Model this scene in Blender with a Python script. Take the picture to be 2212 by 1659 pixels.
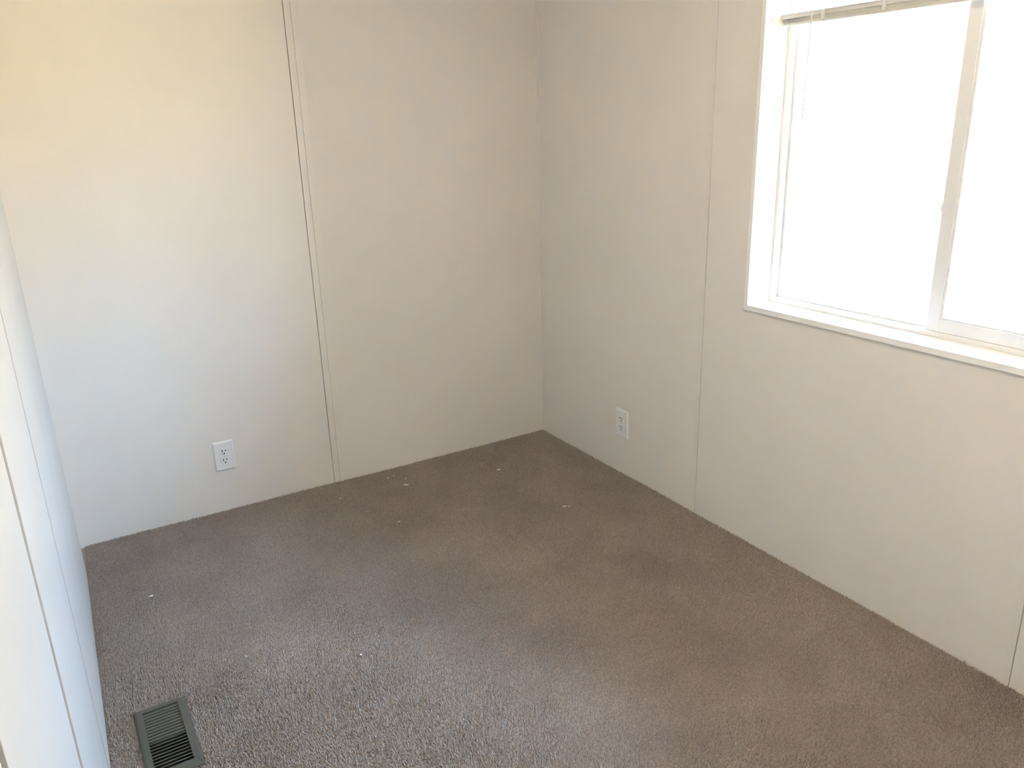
import bpy, bmesh, math, random
import numpy as np
from mathutils import Matrix, Vector

# ------------------------------------------------------------------ clear
for o in list(bpy.data.objects):
    bpy.data.objects.remove(o, do_unlink=True)
scene = bpy.context.scene
COL = scene.collection
random.seed(7)
rng = np.random.default_rng(11)

# ------------------------------------------------------------------ camera
# room axes: floor corner at the origin, back wall y=0 (x<0), window wall x=0 (y<0)
yaw, pitch, roll = math.radians(30.40805), math.radians(18.36176), math.radians(-1.78743)
F_PX = 1726.7
fwd = Vector((math.sin(yaw)*math.cos(pitch), math.cos(yaw)*math.cos(pitch), -math.sin(pitch)))
rt = Vector((math.cos(yaw), -math.sin(yaw), 0))
up = rt.cross(fwd)
right = math.cos(roll)*rt + math.sin(roll)*up
cup = -math.sin(roll)*rt + math.cos(roll)*up
cam_d = bpy.data.cameras.new('camera')
cam = bpy.data.objects.new('camera', cam_d)
COL.objects.link(cam)
M = Matrix((right, cup, -fwd)).transposed().to_4x4()
M.translation = Vector((-2.0489, -3.1866, 1.5))
cam.matrix_world = M
cam_d.sensor_width = 36.0
cam_d.lens = F_PX*36.0/2212.0
cam_d.clip_start = 0.01
scene.camera = cam

# ------------------------------------------------------------------ sky, sun, exposure
SKY = 7.2
SUN = 22.5
world = bpy.data.worlds.new('sky')
scene.world = world
world.use_nodes = True
wn = world.node_tree
wn.nodes.clear()
tc = wn.nodes.new('ShaderNodeTexCoord')
sx = wn.nodes.new('ShaderNodeSeparateXYZ')
rp = wn.nodes.new('ShaderNodeValToRGB')
rp.color_ramp.elements[0].position = 0.0
rp.color_ramp.elements[0].color = (0.62, 0.80, 1.0, 1)
rp.color_ramp.elements[1].position = 0.75
rp.color_ramp.elements[1].color = (0.32, 0.58, 1.0, 1)
bg = wn.nodes.new('ShaderNodeBackground')
bg.inputs['Strength'].default_value = SKY
wo = wn.nodes.new('ShaderNodeOutputWorld')
wn.links.new(tc.outputs['Generated'], sx.inputs[0])
wn.links.new(sx.outputs['Z'], rp.inputs[0])
wn.links.new(rp.outputs[0], bg.inputs['Color'])
wn.links.new(bg.outputs[0], wo.inputs[0])

sd = bpy.data.lights.new('sun', 'SUN')
sd.energy = SUN
sd.color = (1.0, 0.90, 0.74)
sd.angle = math.radians(0.53)
sun = bpy.data.objects.new('sun', sd)
COL.objects.link(sun)
# sun stands behind the house (over -x, -y), so it lights the yard and not the room
sdir = Vector((0.18, 0.55, -0.80)).normalized()
sun.rotation_euler = sdir.to_track_quat('-Z', 'Y').to_euler()
sun.location = (-4, -6, 8)

vs = scene.view_settings
vs.view_transform = 'Standard'
vs.look = 'None'
vs.gamma = 1.0
vs.use_curve_mapping = False
vs.exposure = 2.17

# ------------------------------------------------------------------ materials
def new_mat(name):
    m = bpy.data.materials.new(name)
    m.use_nodes = True
    nt = m.node_tree
    return m, nt, nt.nodes['Principled BSDF']

def noise_mat(name, c1, c2, scale=40.0, detail=3.0, rough=0.5, bump=0.0, bscale=400.0, spec=0.5, bdist=0.001, metallic=0.0):
    m, nt, b = new_mat(name)
    t = nt.nodes.new('ShaderNodeTexCoord')
    n = nt.nodes.new('ShaderNodeTexNoise')
    n.inputs['Scale'].default_value = scale
    n.inputs['Detail'].default_value = detail
    r = nt.nodes.new('ShaderNodeValToRGB')
    r.color_ramp.elements[0].position = 0.3
    r.color_ramp.elements[1].position = 0.7
    r.color_ramp.elements[0].color = (*c1, 1)
    r.color_ramp.elements[1].color = (*c2, 1)
    nt.links.new(t.outputs['Object'], n.inputs['Vector'])
    nt.links.new(n.outputs['Fac'], r.inputs[0])
    nt.links.new(r.outputs[0], b.inputs['Base Color'])
    b.inputs['Roughness'].default_value = rough
    b.inputs['Specular IOR Level'].default_value = spec
    b.inputs['Metallic'].default_value = metallic
    if bump > 0:
        n2 = nt.nodes.new('ShaderNodeTexNoise')
        n2.inputs['Scale'].default_value = bscale
        n2.inputs['Detail'].default_value = 2.0
        bp = nt.nodes.new('ShaderNodeBump')
        bp.inputs['Strength'].default_value = bump
        bp.inputs['Distance'].default_value = bdist
        nt.links.new(t.outputs['Object'], n2.inputs['Vector'])
        nt.links.new(n2.outputs['Fac'], bp.inputs['Height'])
        nt.links.new(bp.outputs[0], b.inputs['Normal'])
    return m

WALL = noise_mat('wall_vinyl', (0.805, 0.765, 0.718), (0.830, 0.790, 0.743), 3.0, 2, 0.42, 0.10, 900, 0.4, 0.0004)
BATTEN = noise_mat('batten_vinyl', (0.805, 0.765, 0.718), (0.830, 0.790, 0.743), 3.0, 2, 0.40, 0.05, 900, 0.4, 0.0004)
BACKING = noise_mat('wall_core', (0.30, 0.28, 0.25), (0.34, 0.32, 0.29), 30, 2, 0.9)
CEIL = noise_mat('ceiling_white', (0.86, 0.85, 0.83), (0.89, 0.88, 0.86), 8, 3, 0.85, 0.4, 120, 0.2, 0.003)
WHITE = noise_mat('white_trim', (0.90, 0.885, 0.87), (0.93, 0.915, 0.90), 12, 2, 0.38, 0.03, 500)
VINYL = noise_mat('white_vinyl_frame', (0.80, 0.795, 0.79), (0.83, 0.825, 0.82), 12, 2, 0.35)
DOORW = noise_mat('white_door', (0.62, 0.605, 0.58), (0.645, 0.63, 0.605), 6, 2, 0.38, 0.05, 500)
PLATE = noise_mat('white_plastic', (0.83, 0.83, 0.83), (0.86, 0.86, 0.86), 60, 2, 0.28)
BLACK = noise_mat('dark_slot', (0.006, 0.006, 0.007), (0.012, 0.012, 0.013), 60, 2, 0.6)
SCREW = noise_mat('screw_grey', (0.55, 0.55, 0.56), (0.62, 0.62, 0.63), 200, 2, 0.35)
REG = noise_mat('register_paint', (0.080, 0.077, 0.058), (0.092, 0.088, 0.067), 60, 3, 0.5, 0.05, 700)
DUCT = noise_mat('duct_metal', (0.02, 0.02, 0.018), (0.035, 0.034, 0.03), 20, 2, 0.7)
BLIND = noise_mat('blind_white', (0.60, 0.585, 0.57), (0.64, 0.625, 0.61), 20, 2, 0.4)
CREAM = noise_mat('cream_plastic', (0.80, 0.76, 0.66), (0.83, 0.79, 0.70), 60, 2, 0.4)
SCRAP = noise_mat('white_scrap', (0.93, 0.93, 0.92), (0.96, 0.96, 0.95), 300, 2, 0.5)
GROUND = noise_mat('dry_ground', (0.50, 0.365, 0.185), (0.60, 0.45, 0.24), 0.6, 6, 0.95, 0.3, 8, 0.1, 0.02)
SIDING = noise_mat('house_siding', (0.62, 0.60, 0.55), (0.66, 0.64, 0.59), 2, 2, 0.6)

def carpet_mat(name):
    m, nt, b = new_mat(name)
    t = nt.nodes.new('ShaderNodeTexCoord')
    big = nt.nodes.new('ShaderNodeTexNoise')
    big.inputs['Scale'].default_value = 3.2
    big.inputs['Detail'].default_value = 4.0
    big.inputs['Roughness'].default_value = 0.6
    fine = nt.nodes.new('ShaderNodeTexNoise')
    fine.inputs['Scale'].default_value = 170.0
    fine.inputs['Detail'].default_value = 3.0
    r1 = nt.nodes.new('ShaderNodeValToRGB')
    r1.color_ramp.elements[0].position = 0.33
    r1.color_ramp.elements[1].position = 0.67
    r1.color_ramp.elements[0].color = (0.395, 0.342, 0.304, 1)
    r1.color_ramp.elements[1].color = (0.480, 0.420, 0.376, 1)
    r2 = nt.nodes.new('ShaderNodeValToRGB')
    r2.color_ramp.elements[0].position = 0.30
    r2.color_ramp.elements[1].position = 0.72
    r2.color_ramp.elements[0].color = (0.72, 0.72, 0.72, 1)
    r2.color_ramp.elements[1].color = (1.22, 1.21, 1.20, 1)
    mx = nt.nodes.new('ShaderNodeMix')
    mx.data_type = 'RGBA'
    mx.blend_type = 'MULTIPLY'
    mx.inputs['Factor'].default_value = 1.0
    nt.links.new(t.outputs['Object'], big.inputs['Vector'])
    nt.links.new(t.outputs['Object'], fine.inputs['Vector'])
    nt.links.new(big.outputs['Fac'], r1.inputs[0])
    nt.links.new(fine.outputs['Fac'], r2.inputs[0])
    nt.links.new(r1.outputs[0], mx.inputs[6])
    nt.links.new(r2.outputs[0], mx.inputs[7])
    nt.links.new(mx.outputs[2], b.inputs['Base Color'])
    b.inputs['Roughness'].default_value = 0.95
    b.inputs['Specular IOR Level'].default_value = 0.1
    return m
CARPET = carpet_mat('carpet_yarn')

def glass_mat(name):
    m = bpy.data.materials.new(name)
    m.use_nodes = True
    nt = m.node_tree
    nt.nodes.clear()
    out = nt.nodes.new('ShaderNodeOutputMaterial')
    tr = nt.nodes.new('ShaderNodeBsdfTransparent')
    gl = nt.nodes.new('ShaderNodeBsdfGlossy')
    gl.inputs['Roughness'].default_value = 0.02
    fr = nt.nodes.new('ShaderNodeFresnel')
    fr.inputs['IOR'].default_value = 1.25
    nz = nt.nodes.new('ShaderNodeTexNoise')
    nz.inputs['Scale'].default_value = 3.0
    rr = nt.nodes.new('ShaderNodeValToRGB')
    rr.color_ramp.elements[0].color = (0.93, 0.94, 0.94, 1)
    rr.color_ramp.elements[1].color = (0.97, 0.98, 0.98, 1)
    mix = nt.nodes.new('ShaderNodeMixShader')
    nt.links.new(nz.outputs['Fac'], rr.inputs[0])
    nt.links.new(rr.outputs[0], tr.inputs['Color'])
    nt.links.new(fr.outputs[0], mix.inputs[0])
    nt.links.new(tr.outputs[0], mix.inputs[1])
    nt.links.new(gl.outputs[0], mix.inputs[2])
    nt.links.new(mix.outputs[0], out.inputs[0])
    return m
GLASS = glass_mat('window_glass')
CLEAR = noise_mat('clear_plastic', (0.66, 0.65, 0.64), (0.72, 0.71, 0.70), 80, 2, 0.2)

# ------------------------------------------------------------------ mesh helpers
def box(bm, x0, x1, y0, y1, z0, z1):
    v = [bm.verts.new(p) for p in ((x0,y0,z0),(x1,y0,z0),(x1,y1,z0),(x0,y1,z0),
                                   (x0,y0,z1),(x1,y0,z1),(x1,y1,z1),(x0,y1,z1))]
    for f in ((0,3,2,1),(4,5,6,7),(0,1,5,4),(1,2,6,5),(2,3,7,6),(3,0,4,7)):
        bm.faces.new([v[i] for i in f])
    return v

def prism(bm, pts, vec):
    """closed prism: polygon pts (3D) swept along vec"""
    a = [bm.verts.new(p) for p in pts]
    b = [bm.verts.new(Vector(p)+Vector(vec)) for p in pts]
    n = len(pts)
    bm.faces.new(a[::-1]); bm.faces.new(b)
    for i in range(n):
        bm.faces.new((a[i], a[(i+1)%n], b[(i+1)%n], b[i]))

def tube(bm, p0, p1, r, seg=10):
    p0, p1 = Vector(p0), Vector(p1)
    d = (p1-p0).normalized()
    a = d.orthogonal().normalized(); c = d.cross(a)
    r0 = [bm.verts.new(p0 + r*(math.cos(2*math.pi*i/seg)*a + math.sin(2*math.pi*i/seg)*c)) for i in range(seg)]
    r1 = [bm.verts.new(p1 + r*(math.cos(2*math.pi*i/seg)*a + math.sin(2*math.pi*i/seg)*c)) for i in range(seg)]
    for i in range(seg):
        bm.faces.new((r0[i], r0[(i+1)%seg], r1[(i+1)%seg], r1[i]))
    bm.faces.new(r0[::-1]); bm.faces.new(r1)

def obj(name, bm, mat, parent=None, bevel=0.0, seg=2, smooth=False):
    if bevel > 0:
        bmesh.ops.bevel(bm, geom=list(bm.edges), offset=bevel, segments=seg, affect='EDGES', profile=0.5)
    bmesh.ops.recalc_face_normals(bm, faces=bm.faces)
    me = bpy.data.meshes.new(name)
    bm.to_mesh(me); bm.free()
    if smooth:
        for p in me.polygons: p.use_smooth = True
    me.materials.append(mat)
    o = bpy.data.objects.new(name, me)
    COL.objects.link(o)
    if parent is not None:
        o.parent = parent
    return o

def box_obj(name, b, mat, parent=None, bevel=0.0, seg=2):
    bm = bmesh.new(); box(bm, *b)
    return obj(name, bm, mat, parent, bevel, seg)

def struct(o, label=None):
    o['kind'] = 'structure'
    if label: o['label'] = label
    return o

def empty(name, loc=(0,0,0)):
    o = bpy.data.objects.new(name, None)
    o.empty_display_size = 0.05
    COL.objects.link(o); o.location = loc
    return o

def tag(o, label, cat, group=None):
    o['label'] = label; o['category'] = cat
    if group: o['group'] = group
    return o

# ------------------------------------------------------------------ room numbers
H = 2.36               # ceiling
YF = -3.80             # front wall, behind the camera
T = 0.006              # panel thickness
WX = 0.145             # outer face of the window wall
def lx(y):             # face of the left wall (runs very slightly askew)
    return -2.101 + 0.0197*y
# window opening
WY0, WY1, WZ0, WZ1 = -1.304, -2.500, 0.875, 1.890
# floor register opening
VX0, VX1, VY0, VY1 = -2.034, -1.944, -1.383, -1.137

# ------------------------------------------------------------------ floor
ZB = -0.010            # carpet backing; pile tips reach z = 0
bm = bmesh.new()
xl, xr = -2.35, 0.03
for b in ((xl, VX0, YF-0.1, 0.03), (VX1, xr, YF-0.1, 0.03), (VX0, VX1, YF-0.1, VY0), (VX0, VX1, VY1, 0.03)):
    box(bm, b[0], b[1], b[2], b[3], -0.10, ZB)
floor = struct(obj('floor', bm, CARPET), 'grey-brown cut pile carpet floor')

def tufts():
    s = 0.0044
    xs = np.arange(-2.19, -0.001, s); ys = np.arange(YF+0.01, -0.0005, s)
    X, Y = np.meshgrid(xs, ys)
    X = X.ravel() + rng.uniform(-.5, .5, X.size)*s
    Y = Y.ravel() + rng.uniform(-.5, .5, Y.size)*s
    keep = (X < -0.0015) & (Y < -0.0015) & (X > lx(Y)+0.0015)
    keep &= ~((X > VX0-0.018) & (X < VX1+0.018) & (Y > VY0-0.018) & (Y < VY1+0.018))
    X, Y = X[keep], Y[keep]
    n = X.size
    # slow swell of the nap plus a random height for each tuft
    swell = 0.0010*np.sin(X*9+1.3*np.sin(Y*5)) + 0.0008*np.sin(Y*13+X*4)
    h = 0.0085 + swell + rng.normal(0, 0.0011, n)
    # the pile is pressed down along the walls
    edge = np.minimum(np.minimum(-X, -Y), X - lx(Y))
    h *= np.clip(0.45 + edge/0.014, 0.45, 1.0)
    r = rng.uniform(0.0022, 0.0032, n)
    ang = rng.uniform(0, 2*math.pi, n)
    # lean: nap direction drifts across the floor
    la = 2.2*np.sin(X*3.1+0.7)+1.7*np.cos(Y*2.7+X) + rng.normal(0, 0.9, n)
    ll = np.abs(rng.normal(0.0028, 0.0015, n))
    tx, ty = X + ll*np.cos(la), Y + ll*np.sin(la)
    lim = lx(ty)+0.0006
    tx = np.clip(tx, lim, -0.0006); ty = np.minimum(ty, -0.0006)
    co = np.zeros((n, 6, 3), np.float32)
    for k in range(3):
        a = ang + k*2*math.pi/3
        co[:, k, 0] = X + r*np.cos(a); co[:, k, 1] = Y + r*np.sin(a); co[:, k, 2] = ZB - 0.0005
        co[:, 3+k, 0] = tx + 0.45*r*np.cos(a+.5); co[:, 3+k, 1] = ty + 0.45*r*np.sin(a+.5); co[:, 3+k, 2] = ZB + h + (k-1)*0.0007
    base = (np.arange(n)*6)[:, None]
    quads = np.concatenate([base+np.array([[0,1,4,3]]), base+np.array([[1,2,5,4]]), base+np.array([[2,0,3,5]])], 1).reshape(-1, 4)
    tris = base+np.array([[3,4,5]])
    loops = np.concatenate([quads.ravel(), tris.ravel()]).astype(np.int32)
    starts = np.concatenate([np.arange(len(quads))*4, len(quads)*4+np.arange(len(tris))*3]).astype(np.int32)
    me = bpy.data.meshes.new('carpet_pile')
    me.vertices.add(n*6); me.vertices.foreach_set('co', co.ravel())
    me.loops.add(len(loops)); me.loops.foreach_set('vertex_index', loops)
    me.polygons.add(len(starts)); me.polygons.foreach_set('loop_start', starts)
    me.update(calc_edges=True)
    me.materials.append(CARPET)
    o = bpy.data.objects.new('carpet_pile', me)
    COL.objects.link(o); o.parent = floor
    o['kind'] = 'stuff'
    return o
tufts()

# ------------------------------------------------------------------ walls
def panel_x(name, pts, parent, x0=0.0, mat=WALL):      # panel in the window wall, pts (y,z)
    bm = bmesh.new(); prism(bm, [(x0, p[0], p[1]) for p in pts], (T, 0, 0))
    return obj(name, bm, mat, parent)

# back wall
wall_back = struct(box_obj('wall_back', (-2.25, 0.15, T, 0.10, -0.10, H), BACKING), 'back wall of greige vinyl panels')
box_obj('panel', (-2.13, -1.1048, 0, T, -0.011, H), WALL, wall_back)
box_obj('panel', (-1.0515, 0.0, 0, T, -0.011, H), WALL, wall_back)
# batten over the joint: two flat bands with a fine groove between them
def band(x0, x1, d0, d1):
    bm = bmesh.new()
    prism(bm, [(x0, T, -0.011), (x0, -d0, -0.011), (x0+0.001, -d0-0.0008, -0.011), (x1-0.001, -d1-0.0004, -0.011), (x1, -d1, -0.011), (x1, T, -0.011)], (0, 0, H+0.011))
    return obj('batten', bm, BATTEN, wall_back)
band(-1.1028, -1.0772, 0.0030, 0.0016)
band(-1.0764, -1.0500, 0.0022, 0.0006)
box_obj('joint_core', (-1.1048, -1.0515, 0.0045, T, -0.011, H), BACKING, wall_back)

# window wall with its opening
bm = bmesh.new()
G4 = 0.0045
for b in ((WY0+G4, 0.03, -0.1, H), (YF-0.1, WY1-G4, -0.1, H), (WY1-G4, WY0+G4, -0.1, WZ0-G4), (WY1-G4, WY0+G4, WZ1+G4, H)):
    box(bm, T, WX-0.02, b[0], b[1], b[2], b[3])
wall_right = struct(obj('wall_right', bm, BACKING), 'window wall of greige vinyl panels')
J1, J2 = -1.0955, -2.3115
zb = -0.011
panel_x('panel', [(0.0, zb), (J1+0.0008, zb), (J1+0.0008, H), (0.0, H)], wall_right)
panel_x('panel', [(J1-0.0008, zb), (J1-0.0008, H), (J2+0.0008, H), (J2+0.0008, WZ1+0.004), (WY0+0.004, WZ1+0.004),
                  (WY0+0.004, WZ0-0.004), (J2+0.0008, WZ0-0.004), (J2+0.0008, zb)], wall_right)
panel_x('panel', [(J2-0.0008, zb), (J2-0.0008, WZ0-0.004), (WY1-0.004, WZ0-0.004), (WY1-0.004, WZ1+0.004), (J2-0.0008, WZ1+0.004),
                  (J2-0.0008, H), (YF, H), (YF, zb)], wall_right)
# slim joint strips on the window wall
def strip_y(y0, y1, z0, z1, d0, d1):
    bm = bmesh.new()
    prism(bm, [(T, y0, z0), (-d0, y0, z0), (-d1, y1, z0), (T, y1, z0)], (0, 0, z1-z0))
    return obj('batten', bm, BATTEN, wall_right)
strip_y(J1+0.020, J1+0.0012, zb, H, 0.0004, 0.0022)
strip_y(J2+0.020, J2+0.0012, zb, WZ0-0.020, 0.0004, 0.0022)
strip_y(J2+0.020, J2+0.0012, WZ1+0.020, H, 0.0004, 0.0022)
# outside skin of the window wall
bm = bmesh.new()
for b in ((WY0, 0.10, -0.8, H+0.1), (YF-0.1, WY1, -0.8, H+0.1), (WY1, WY0, -0.8, WZ0), (WY1, WY0, WZ1, H+0.1)):
    box(bm, WX-0.02, WX, b[0], b[1], b[2], b[3])
obj('siding', bm, SIDING, wall_right)

# corner bead where back wall and window wall meet
bm = bmesh.new()
prism(bm, [(0.0, 0.0, zb), (0.0, -0.0135, zb), (-0.0018, -0.0130, zb), (-0.0030, -0.0020, zb), (-0.0030, 0.0, zb)], (0, 0, H-zb))
struct(obj('trim_1', bm, BATTEN), 'slim greige corner bead between the back wall and window wall')

# left wall (slightly askew): corner strip, proud wall panel, two sliding closet doors
D = Vector((-0.0197, -1.0, 0)).normalized()       # along the wall towards the camera
N = Vector((D.y*-1, D.x, 0))                      # into the room
if N.x < 0: N = -N
O = Vector((-2.101, 0, 0))
def lwall(name, s0, s1, off0, off1, z0, z1, mat, parent, bevel=0.0):
    bm = bmesh.new()
    pts = [O + D*s0 + N*off0, O + D*s1 + N*off0, O + D*s1 + N*off1, O + D*s0 + N*off1]
    prism(bm, [(p.x, p.y, z0) for p in pts], (0, 0, z1-z0))
    return obj(name, bm, mat, parent, bevel)
wl = lwall('wall_left', -0.09, 3.95, -0.14, -0.045, -0.10, H, BACKING, None)
wall_left = struct(wl, 'left wall with sliding closet doors')
lwall('panel', -0.02, 0.212, -0.045, -0.0100, zb, H, WALL, wall_left)
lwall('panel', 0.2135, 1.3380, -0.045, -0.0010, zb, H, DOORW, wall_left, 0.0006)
lwall('panel', 2.517, 3.92, -0.045, -0.0005, zb, H, WALL, wall_left)
lwall('panel', 1.338, 2.517, -0.045, -0.0005, 2.04, H, WALL, wall_left)
d1 = struct(empty('door_1'), 'white flush closet door leaf next to the wall panel')
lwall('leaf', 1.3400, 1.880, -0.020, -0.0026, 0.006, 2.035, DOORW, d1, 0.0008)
d2 = struct(empty('door_2'), 'white flush closet door leaf set back nearest the camera')
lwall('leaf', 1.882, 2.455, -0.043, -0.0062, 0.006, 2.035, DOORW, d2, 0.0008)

# front wall behind the camera and ceiling
struct(box_obj('wall_front', (-2.35, 0.15, YF-0.10, YF, -0.10, H), WALL), 'plain greige wall behind the viewer')
struct(box_obj('ceiling', (-2.35, 0.30, YF-0.25, 0.25, H, H+0.10), CEIL), 'white ceiling')

# unseen ground outside, its rise added to bounce warm light through the window
bm = bmesh.new()
gx = [-30, 0, 6, 10, 16, 26, 40, 60]
gz = [-0.8, -0.8, -0.8, -0.55, 0.15, 1.5, 3.6, 6.8]
gv = [[bm.verts.new((x, y, z)) for y in (-60, -20, 0, 20, 60)] for x, z in zip(gx, gz)]
for i in range(len(gx)-1):
    for j in range(4):
        bm.faces.new((gv[i][j], gv[i+1][j], gv[i+1][j+1], gv[i][j+1]))
struct(obj('bounce_ground_outside', bm, GROUND), 'unseen dry ground, its rise added to bounce warm sunlight into the room')

# unseen glowing dome, added on the ceiling to fill the room with light
FILL_LIGHT = 13.0
lm, lnt, lb = new_mat('fill_glow')
lb.inputs['Base Color'].default_value = (0.9, 0.88, 0.84, 1)
lb.inputs['Emission Color'].default_value = (1.0, 0.87, 0.72, 1)
lb.inputs['Emission Strength'].default_value = FILL_LIGHT
fill_lamp = empty('added_fill_lamp', (-1.15, -2.55, H))
tag(fill_lamp, 'unseen round dome added on the ceiling as fill light', 'fill_lamp')
bm = bmesh.new(); tube(bm, (0, 0, -0.025), (0, 0, 0), 0.165, 32)
obj('base', bm, VINYL, fill_lamp)
bm = bmesh.new()
rings = []
for k in range(7):
    a = math.radians(90*k/7)
    rings.append([bm.verts.new((0.155*math.cos(a)*math.cos(t*math.pi/12), 0.155*math.cos(a)*math.sin(t*math.pi/12), -0.0255-0.085*math.sin(a))) for t in range(24)])
for a, b in zip(rings, rings[1:]):
    for t in range(24):
        bm.faces.new((a[t], a[(t+1) % 24], b[(t+1) % 24], b[t]))
bm.faces.new(rings[-1])
obj('shade', bm, lm, fill_lamp, smooth=True)

# ------------------------------------------------------------------ window
win = struct(empty('window_1', (0.05, -1.9, WZ0)), 'white sliding window with raised blind')
WL = Vector(win.location)
def wbox(name, b, mat, parent=win, bevel=0.0008):
    # boxes given in room coordinates; the window empty carries an offset
    b2 = (b[0]-WL.x, b[1]-WL.x, b[2]-WL.y, b[3]-WL.y, b[4]-WL.z, b[5]-WL.z)
    return box_obj(name, b2, mat, parent, bevel, 2)
CW = 0.0150; CP = 0.0085
# flat casing strips around the opening
wbox('casing', (-CP, 0.004, WY0-0.001, WY0+CW, WZ0-CW-0.003, WZ1+CW), WHITE)
wbox('casing', (-CP, 0.004, WY1-CW, WY1+0.001, WZ0-CW-0.003, WZ1+CW), WHITE)
wbox('casing', (-CP, 0.004, WY1+0.001, WY0-0.001, WZ0-CW-0.003, WZ0), WHITE)
wbox('casing', (-CP, 0.004, WY1+0.001, WY0-0.001, WZ1, WZ1+CW), WHITE)
# jamb lining and sill board
FX = 0.097
wbox('jamb_board', (0.004, 0.1250, WY0, WY0+0.004, WZ0-0.004, WZ1+0.004), WHITE)
wbox('jamb_board', (0.004, 0.1250, WY1-0.004, WY1, WZ0-0.004, WZ1+0.004), WHITE)
wbox('sill_board', (0.004, 0.1250, WY1, WY0, WZ0-0.004, WZ0), WHITE)
wbox('head_board', (0.004, 0.1250, WY1, WY0, WZ1, WZ1+0.004), WHITE)
# vinyl window frame
FW = 0.016
wbox('frame_rail', (FX, 0.1430, WY1, WY0, WZ0, WZ0+FW), VINYL)
wbox('frame_rail', (FX, 0.1430, WY1, WY0, WZ1-FW, WZ1), VINYL)
wbox('frame_stile', (FX, 0.1430, WY0-FW, WY0, WZ0+FW, WZ1-FW), VINYL)
wbox('frame_stile', (FX, 0.1430, WY1, WY1+FW, WZ0+FW, WZ1-FW), VINYL)
# fixed pane on the far side, set deeper
SY0 = -1.8795                       # near edge of the sliding sash's meeting stile
fixed = wbox('fixed_glazing', (0.128, 0.132, SY0-0.030, WY0-FW, WZ0+FW, WZ1-FW), GLASS, win, 0)
gz0 = WZ0+FW
wbox('glazing_bead', (0.120, 0.140, SY0-0.030, WY0-FW-0.010, gz0, gz0+0.007), VINYL)
wbox('glazing_bead', (0.120, 0.140, SY0-0.030, WY0-FW-0.010, WZ1-FW-0.010, WZ1-FW), VINYL)
wbox('glazing_bead', (0.120, 0.140, WY0-FW-0.010, WY0-FW, gz0, WZ1-FW), VINYL)
wbox('meeting_stile', (0.121, 0.142, SY0-0.038, SY0-0.010, gz0+0.007, WZ1-FW-0.010), VINYL)
# sliding sash
sash = empty('sash', (0, 0, 0)); sash.parent = win
SX0, SX1 = 0.0985, 0.1185
SZ0, SZ1 = WZ0+FW+0.0005, WZ1-FW-0.0005
SY1 = WY1+FW+0.0005
SW = 0.0365
wbox('stile', (SX0, SX1, SY0-SW, SY0, SZ0, SZ1), VINYL, sash)
wbox('stile', (SX0, SX1, SY1, SY1+SW, SZ0, SZ1), VINYL, sash)
wbox('rail', (SX0, SX1, SY1+SW, SY0-SW, SZ0, SZ0+SW), VINYL, sash)
wbox('rail', (SX0, SX1, SY1+SW, SY0-SW, SZ1-SW, SZ1), VINYL, sash)
# bevelled glazing stops inside the sash
def stop(y0, y1, z0, z1):
    return wbox('glazing_stop', (SX0+0.005, SX1-0.003, min(y0,y1), max(y0,y1), z0, z1), VINYL, sash)
stop(SY0-SW-0.007, SY0-SW, SZ0+SW, SZ1-SW)
stop(SY1+SW, SY1+SW+0.007, SZ0+SW, SZ1-SW)
stop(SY1+SW+0.007, SY0-SW-0.007, SZ0+SW, SZ0+SW+0.004)
stop(SY1+SW+0.007, SY0-SW-0.007, SZ1-SW-0.004, SZ1-SW)
wbox('pane', (0.108, 0.112, SY1+SW+0.001, SY0-SW-0.001, SZ0+SW+0.001, SZ1-SW-0.001), GLASS, sash, 0)
# latch nub on the edge of the meeting stile
bm = bmesh.new()
lz, ly = 1.234-WL.z, SY0-WL.y
prism(bm, [(0.100-WL.x, ly, lz-0.012), (0.100-WL.x, ly+0.006, lz-0.010), (0.100-WL.x, ly+0.006, lz+0.002), (0.100-WL.x, ly, lz+0.010)], (0.012, 0, 0))
obj('latch', bm, VINYL, sash)
# small pull tab of the insect screen, seen through the far pane
bm = bmesh.new()
ty, tz, rr = -1.757-WL.y, 1.000-WL.z, 0.0075
ring = []
for i in range(13):
    a = math.radians(-20 + i*220/12)
    ring.append((rr*math.cos(a), rr*math.sin(a)))
ring += [(-rr*0.9, -rr*1.0), (rr*0.9, -rr*1.0)]
n = len(ring)
for i in range(n):
    p, q = ring[i], ring[(i+1) % n]
    tube(bm, (0.122-WL.x, ty+p[0], tz+p[1]), (0.122-WL.x, ty+q[0], tz+q[1]), 0.0017, 6)
obj('pull_tab', bm, SCREW, win)

# ------------------------------------------------------------------ blind pulled up to the top of the window
bl = empty('window_blind', (0.075, -1.9, 1.748))
tag(bl, 'white mini blind rail drawn up across the top of the window', 'blind')
BL = Vector(bl.location)
def bbox(name, b, mat, bevel=0.0006, parent=bl):
    return box_obj(name, (b[0]-BL.x, b[1]-BL.x, b[2]-BL.y, b[3]-BL.y, b[4]-BL.z, b[5]-BL.z), mat, parent, bevel, 2)
by0, by1 = WY1+0.004, WY0-0.004
# head rail: channel with rolled lips
bm = bmesh.new()
prof = [(0.0620,1.7640),(0.0605,1.7650),(0.0605,1.7665),(0.0620,1.7675),(0.0620,1.7760),(0.0605,1.7768),(0.0605,1.7780),(0.0640,1.7785),
        (0.0900,1.7785),(0.0920,1.7770),(0.0920,1.7640)]
prism(bm, [(p[0]-BL.x, by0-BL.y, p[1]-BL.z) for p in prof], (0, by1-by0, 0))
obj('headrail', bm, BLIND, bl)
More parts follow.
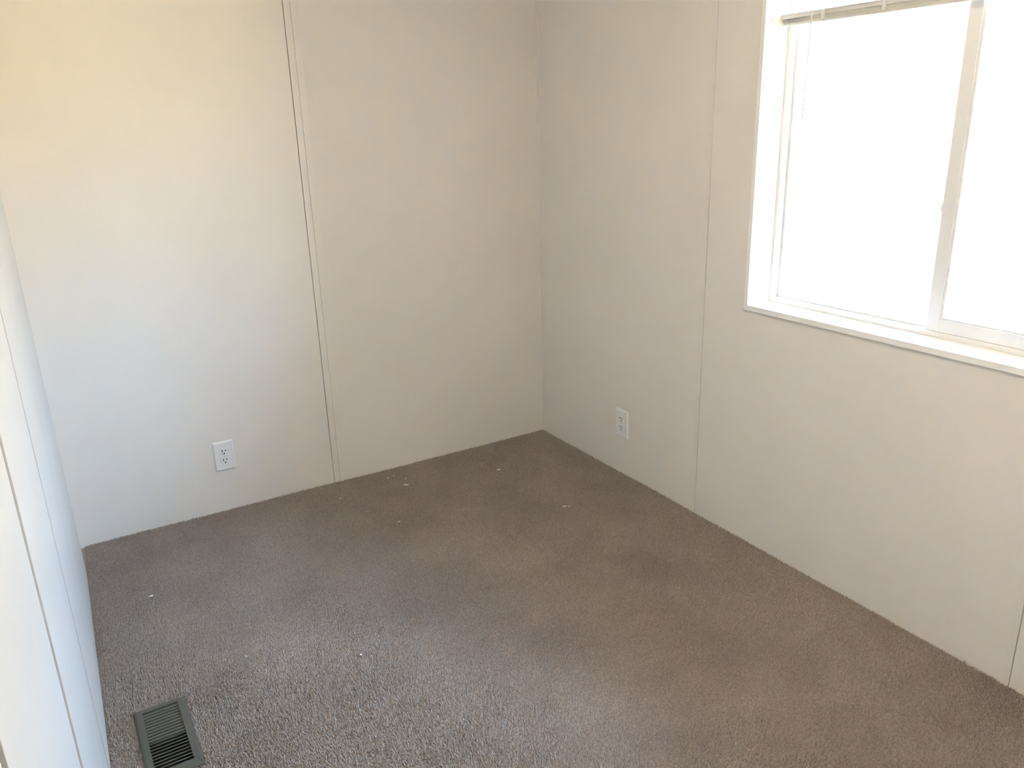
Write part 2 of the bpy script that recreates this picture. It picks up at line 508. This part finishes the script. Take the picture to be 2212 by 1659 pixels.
# gathered slats under the head rail
for i in range(5):
    z = 1.7625 - i*0.0019
    bm = bmesh.new()
    a = [(0.0635,z-0.0008),(0.0705,z+0.0004),(0.0770,z+0.0008),(0.0835,z+0.0004),(0.0905,z-0.0008)]
    pts = a + [(p[0], p[1]-0.0009) for p in a[::-1]]
    prism(bm, [(p[0]-BL.x, by0+0.006-BL.y, p[1]-BL.z) for p in pts], (0, by1-by0-0.012, 0))
    obj('slat', bm, BLIND, bl)
bbox('bottom_rail', (0.0640, 0.0900, by0+0.006, by1-0.006, 1.7450, 1.7525), BLIND, 0.0015)
# mounting brackets on the jambs
for y0, y1 in ((WY0-0.0035, WY0-0.0002), (WY1+0.0002, WY1+0.0035)):
    bm = bmesh.new()
    pts = [(0.018,1.7800),(0.018,1.7580),(0.054,1.7440),(0.092,1.7470),(0.092,1.7800)]
    prism(bm, [(p[0]-BL.x, y0-BL.y, p[1]-BL.z) for p in pts], (0, y1-y0, 0))
    obj('bracket', bm, CREAM, bl)
# clear clips where the ladder cords gather
for yc in (-1.462, -1.661, -2.10, -2.34):
    c = empty('cord_clip', (0.0585-BL.x, yc-BL.y, 1.764-BL.z)); c.parent = bl
    bm = bmesh.new()
    for k in range(7):
        a = k*2.4
        p = Vector((0.0, 0.007*math.cos(a), 0.008*math.sin(a*1.3)))
        q = Vector((-0.003*math.sin(a), 0.008*math.cos(a+1.9), 0.009*math.sin(a*1.3+2.2)))
        tube(bm, p, q, 0.0013, 6)
    obj('cord_loop', bm, CLEAR, c)
    bm = bmesh.new(); box(bm, -0.002, 0.003, -0.006, 0.006, -0.014, 0.012)
    obj('clip_body', bm, CLEAR, c, 0.0015)
# tilt wand on a small hook
bm = bmesh.new()
wy = -1.4265
tube(bm, (0.0520-BL.x, wy-BL.y, 1.772-BL.z), (0.0520-BL.x, wy+0.004-BL.y, 1.475-BL.z), 0.0024, 6)
obj('tilt_wand', bm, CLEAR, bl)
bm = bmesh.new()
tube(bm, (0.0520-BL.x, wy-BL.y, 1.772-BL.z), (0.0520-BL.x, wy-BL.y, 1.783-BL.z), 0.0014, 6)
tube(bm, (0.0520-BL.x, wy-BL.y, 1.782-BL.z), (0.0610-BL.x, wy-BL.y, 1.777-BL.z), 0.0014, 6)
obj('wand_hook', bm, SCREW, bl)
bm = bmesh.new()
tube(bm, (0.0540-BL.x, wy-0.001-BL.y, WZ1-BL.z), (0.0530-BL.x, wy-0.001-BL.y, 1.780-BL.z), 0.0009, 6)
obj('lift_cord', bm, SCREW, bl)

# ------------------------------------------------------------------ electrical outlets
def make_outlet(loc, rotz, label):
    root = empty('wall_outlet', loc)
    root.rotation_euler = (0, 0, rotz)
    tag(root, label, 'outlet', 'duplex outlets low on the walls')
    # local: x across the wall, y = -1 towards the room, z up
    w, h, d = 0.0395, 0.0620, 0.0058
    bm = bmesh.new()
    o_ = [(-w,0,-h),(w,0,-h),(w,0,h),(-w,0,h)]
    m_ = [(-w,-0.0030,-h),(w,-0.0030,-h),(w,-0.0030,h),(-w,-0.0030,h)]
    i_ = [(-w+.0042,-d,-h+.0042),(w-.0042,-d,-h+.0042),(w-.0042,-d,h-.0042),(-w+.0042,-d,h-.0042)]
    rings = [[bm.verts.new(p) for p in r] for r in (o_, m_, i_)]
    for a, b in zip(rings, rings[1:]):
        for k in range(4):
            bm.faces.new((a[k], a[(k+1)%4], b[(k+1)%4], b[k]))
    bm.faces.new(rings[2]); bm.faces.new(rings[0][::-1])
    obj('cover_plate', bm, PLATE, root)
    for zc in (0.0195, -0.0195):
        # receptacle face: circle with flattened top and bottom
        r = 0.0170
        pts = []
        for k in range(28):
            a = 2*math.pi*k/28
            pts.append((r*math.cos(a), max(-0.0142, min(0.0142, r*math.sin(a)))))
        bm = bmesh.new()
        prism(bm, [(p[0]*1.05, -d+0.0005, zc+p[1]*1.05) for p in pts], (0, -0.0006, 0))
        rim = obj('receptacle_rim', bm, SCREW, root)
        bm = bmesh.new()
        prism(bm, [(p[0], -d+0.0005, zc+p[1]) for p in pts], (0, -0.0026, 0))
        rec = obj('receptacle', bm, PLATE, root)
        y0 = -d-0.0024
        for sx_, hh in ((-0.0065, 0.0046), (0.0065, 0.0038)):
            bm = bmesh.new(); box(bm, sx_-0.0015, sx_+0.0015, y0, y0+0.001, zc+0.0045-hh, zc+0.0045+hh)
            obj('slot', bm, BLACK, rec)
        bm = bmesh.new()
        g = []
        for k in range(14):
            a = math.pi*k/13
            g.append((0.0032*math.cos(a), 0.0030*math.sin(a)))
        g += [(-0.0032, -0.0022), (0.0032, -0.0022)]
        prism(bm, [(p[0], y0+0.001, zc-0.0078+p[1]) for p in g], (0, -0.001, 0))
        obj('ground_hole', bm, BLACK, rec)
    bm = bmesh.new(); tube(bm, (0, -d+0.0005, 0), (0, -d-0.0010, 0), 0.0030, 12)
    obj('screw', bm, SCREW, root)
    return root
make_outlet((-1.545, -0.0002, 0.2355), 0.0, 'white duplex outlet on the back wall left of the batten')
make_outlet((-0.0002, -0.634, 0.2300), -math.pi/2, 'white duplex outlet on the window wall near the corner')

# ------------------------------------------------------------------ floor register
reg = empty('floor_register', ((VX0+VX1)/2, (VY0+VY1)/2, 0.0))
tag(reg, 'olive grey metal floor register set in the carpet by the closet doors', 'vent')
RL = Vector(reg.location)
hx, hy = (VX1-VX0)/2, (VY1-VY0)/2
ox, oy = hx+0.0215, hy+0.0215
bm = bmesh.new()
ztop = 0.0065
def rect(x, y, z): return [bm.verts.new(p) for p in ((-x,-y,z),(x,-y,z),(x,y,z),(-x,y,z))]
rs = [rect(ox, oy, -0.006), rect(ox, oy, -0.0005), rect(ox-0.005, oy-0.005, ztop-0.0012), rect(ox-0.009, oy-0.009, ztop), rect(hx, hy, ztop), rect(hx, hy, -0.010)]
for a, b in zip(rs, rs[1:]):
    for k in range(4):
        bm.faces.new((a[k], a[(k+1)%4], b[(k+1)%4], b[k]))
obj('frame', bm, REG, reg)
NL = 20
pitch_ = 2*hy/NL
def louver_mesh(name, tilt):
    bm = bmesh.new()
    c, s = math.cos(tilt), math.sin(tilt)
    wv = 0.0032
    pts = []
    for (u, v) in ((-wv, -0.0006), (wv, -0.0006), (wv, 0.0006), (-wv, 0.0006)):
        pts.append((-hx, u*c - v*s, u*s + v*c))
    prism(bm, pts, (2*hx, 0, 0))
    bmesh.ops.recalc_face_normals(bm, faces=bm.faces)
    me = bpy.data.meshes.new(name); bm.to_mesh(me); bm.free()
    me.materials.append(REG)
    return me
far_m, near_m = louver_mesh('louver', math.radians(26)), louver_mesh('louver', math.radians(-18))
for i in range(NL):
    y = hy - (i+0.5)*pitch_
    far = i < NL//2
    o = bpy.data.objects.new('louver', far_m if far else near_m)
    COL.objects.link(o); o.parent = reg
    o.location = (0, y - (0.0 if far else 0.0), ztop-0.0045)
box_obj('cross_bar', (-hx, hx, -0.0012, 0.0012, -0.008, ztop-0.001), REG, reg)
bm = bmesh.new()
for b in ((-hx-0.001, -hx, -hy, hy), (hx, hx+0.001, -hy, hy), (-hx, hx, -hy-0.001, -hy), (-hx, hx, hy, hy+0.001)):
    box(bm, b[0], b[1], b[2], b[3], -0.11, -0.009)
box(bm, -hx, hx, -hy, hy, -0.112, -0.11)
obj('duct_boot', bm, DUCT, reg)

# ------------------------------------------------------------------ white scraps on the carpet
def scrap(x, y, length, width, ang, label, bend=0.0, th=0.0016):
    bm = bmesh.new()
    n = 9
    top = []
    for k in range(n):
        a = 2*math.pi*k/n
        rr = 1 + random.uniform(-0.22, 0.22)
        px, py = 0.6*length*math.cos(a)*rr, 0.6*width*math.sin(a)*rr
        top.append((px, py, bend*(px/(length/2))**2))
    prism(bm, top, (0, 0, th))
    o = obj('white_scrap', bm, SCRAP, None)
    o.location = (x, y, 0.0002)
    o.rotation_euler = (0, 0, ang)
    tag(o, label, 'debris', 'white scraps on the carpet')
    return o
R = math.radians
scrap(-1.929, -0.524, 0.0135, 0.0075, R(20), 'white chip alone on the carpet below the left outlet, near the closet', 0.001)
scrap(-1.140, -0.176, 0.0060, 0.0060, R(10), 'tiny white crumb on the carpet just left below the back wall batten')
scrap(-0.893, -0.102, 0.0085, 0.0050, R(-20), 'dull white crumb by the back wall, leftmost of the small cluster')
scrap(-0.863, -0.099, 0.0050, 0.0065, R(40), 'tiny white crumb closest to the back wall in the small cluster')
scrap(-0.828, -0.153, 0.0060, 0.0070, R(-50), 'tiny white crumb just behind the long white sliver')
scrap(-0.855, -0.214, 0.0190, 0.0090, R(-30), 'long curved white sliver on the carpet, largest of the back wall cluster', 0.0015)
scrap(-0.441, -0.307, 0.0165, 0.0085, R(12), 'oblong white scrap on the carpet nearest the room corner', 0.001)
scrap(-1.014, -0.507, 0.0075, 0.0075, R(30), 'small white crumb alone in the open carpet in front of the cluster')
scrap(-0.401, -0.767, 0.0150, 0.0080, R(-28), 'larger of the two white bits beside the window wall')
scrap(-0.385, -0.778, 0.0060, 0.0060, R(15), 'smaller of the two white bits beside the window wall')
scrap(-1.442, -1.216, 0.0050, 0.0045, R(0), 'tiny white speck in the middle of the carpet, right of the vent')
scrap(-1.734, -1.033, 0.0055, 0.0040, R(-20), 'tiny white speck on the carpet closest to the vent')
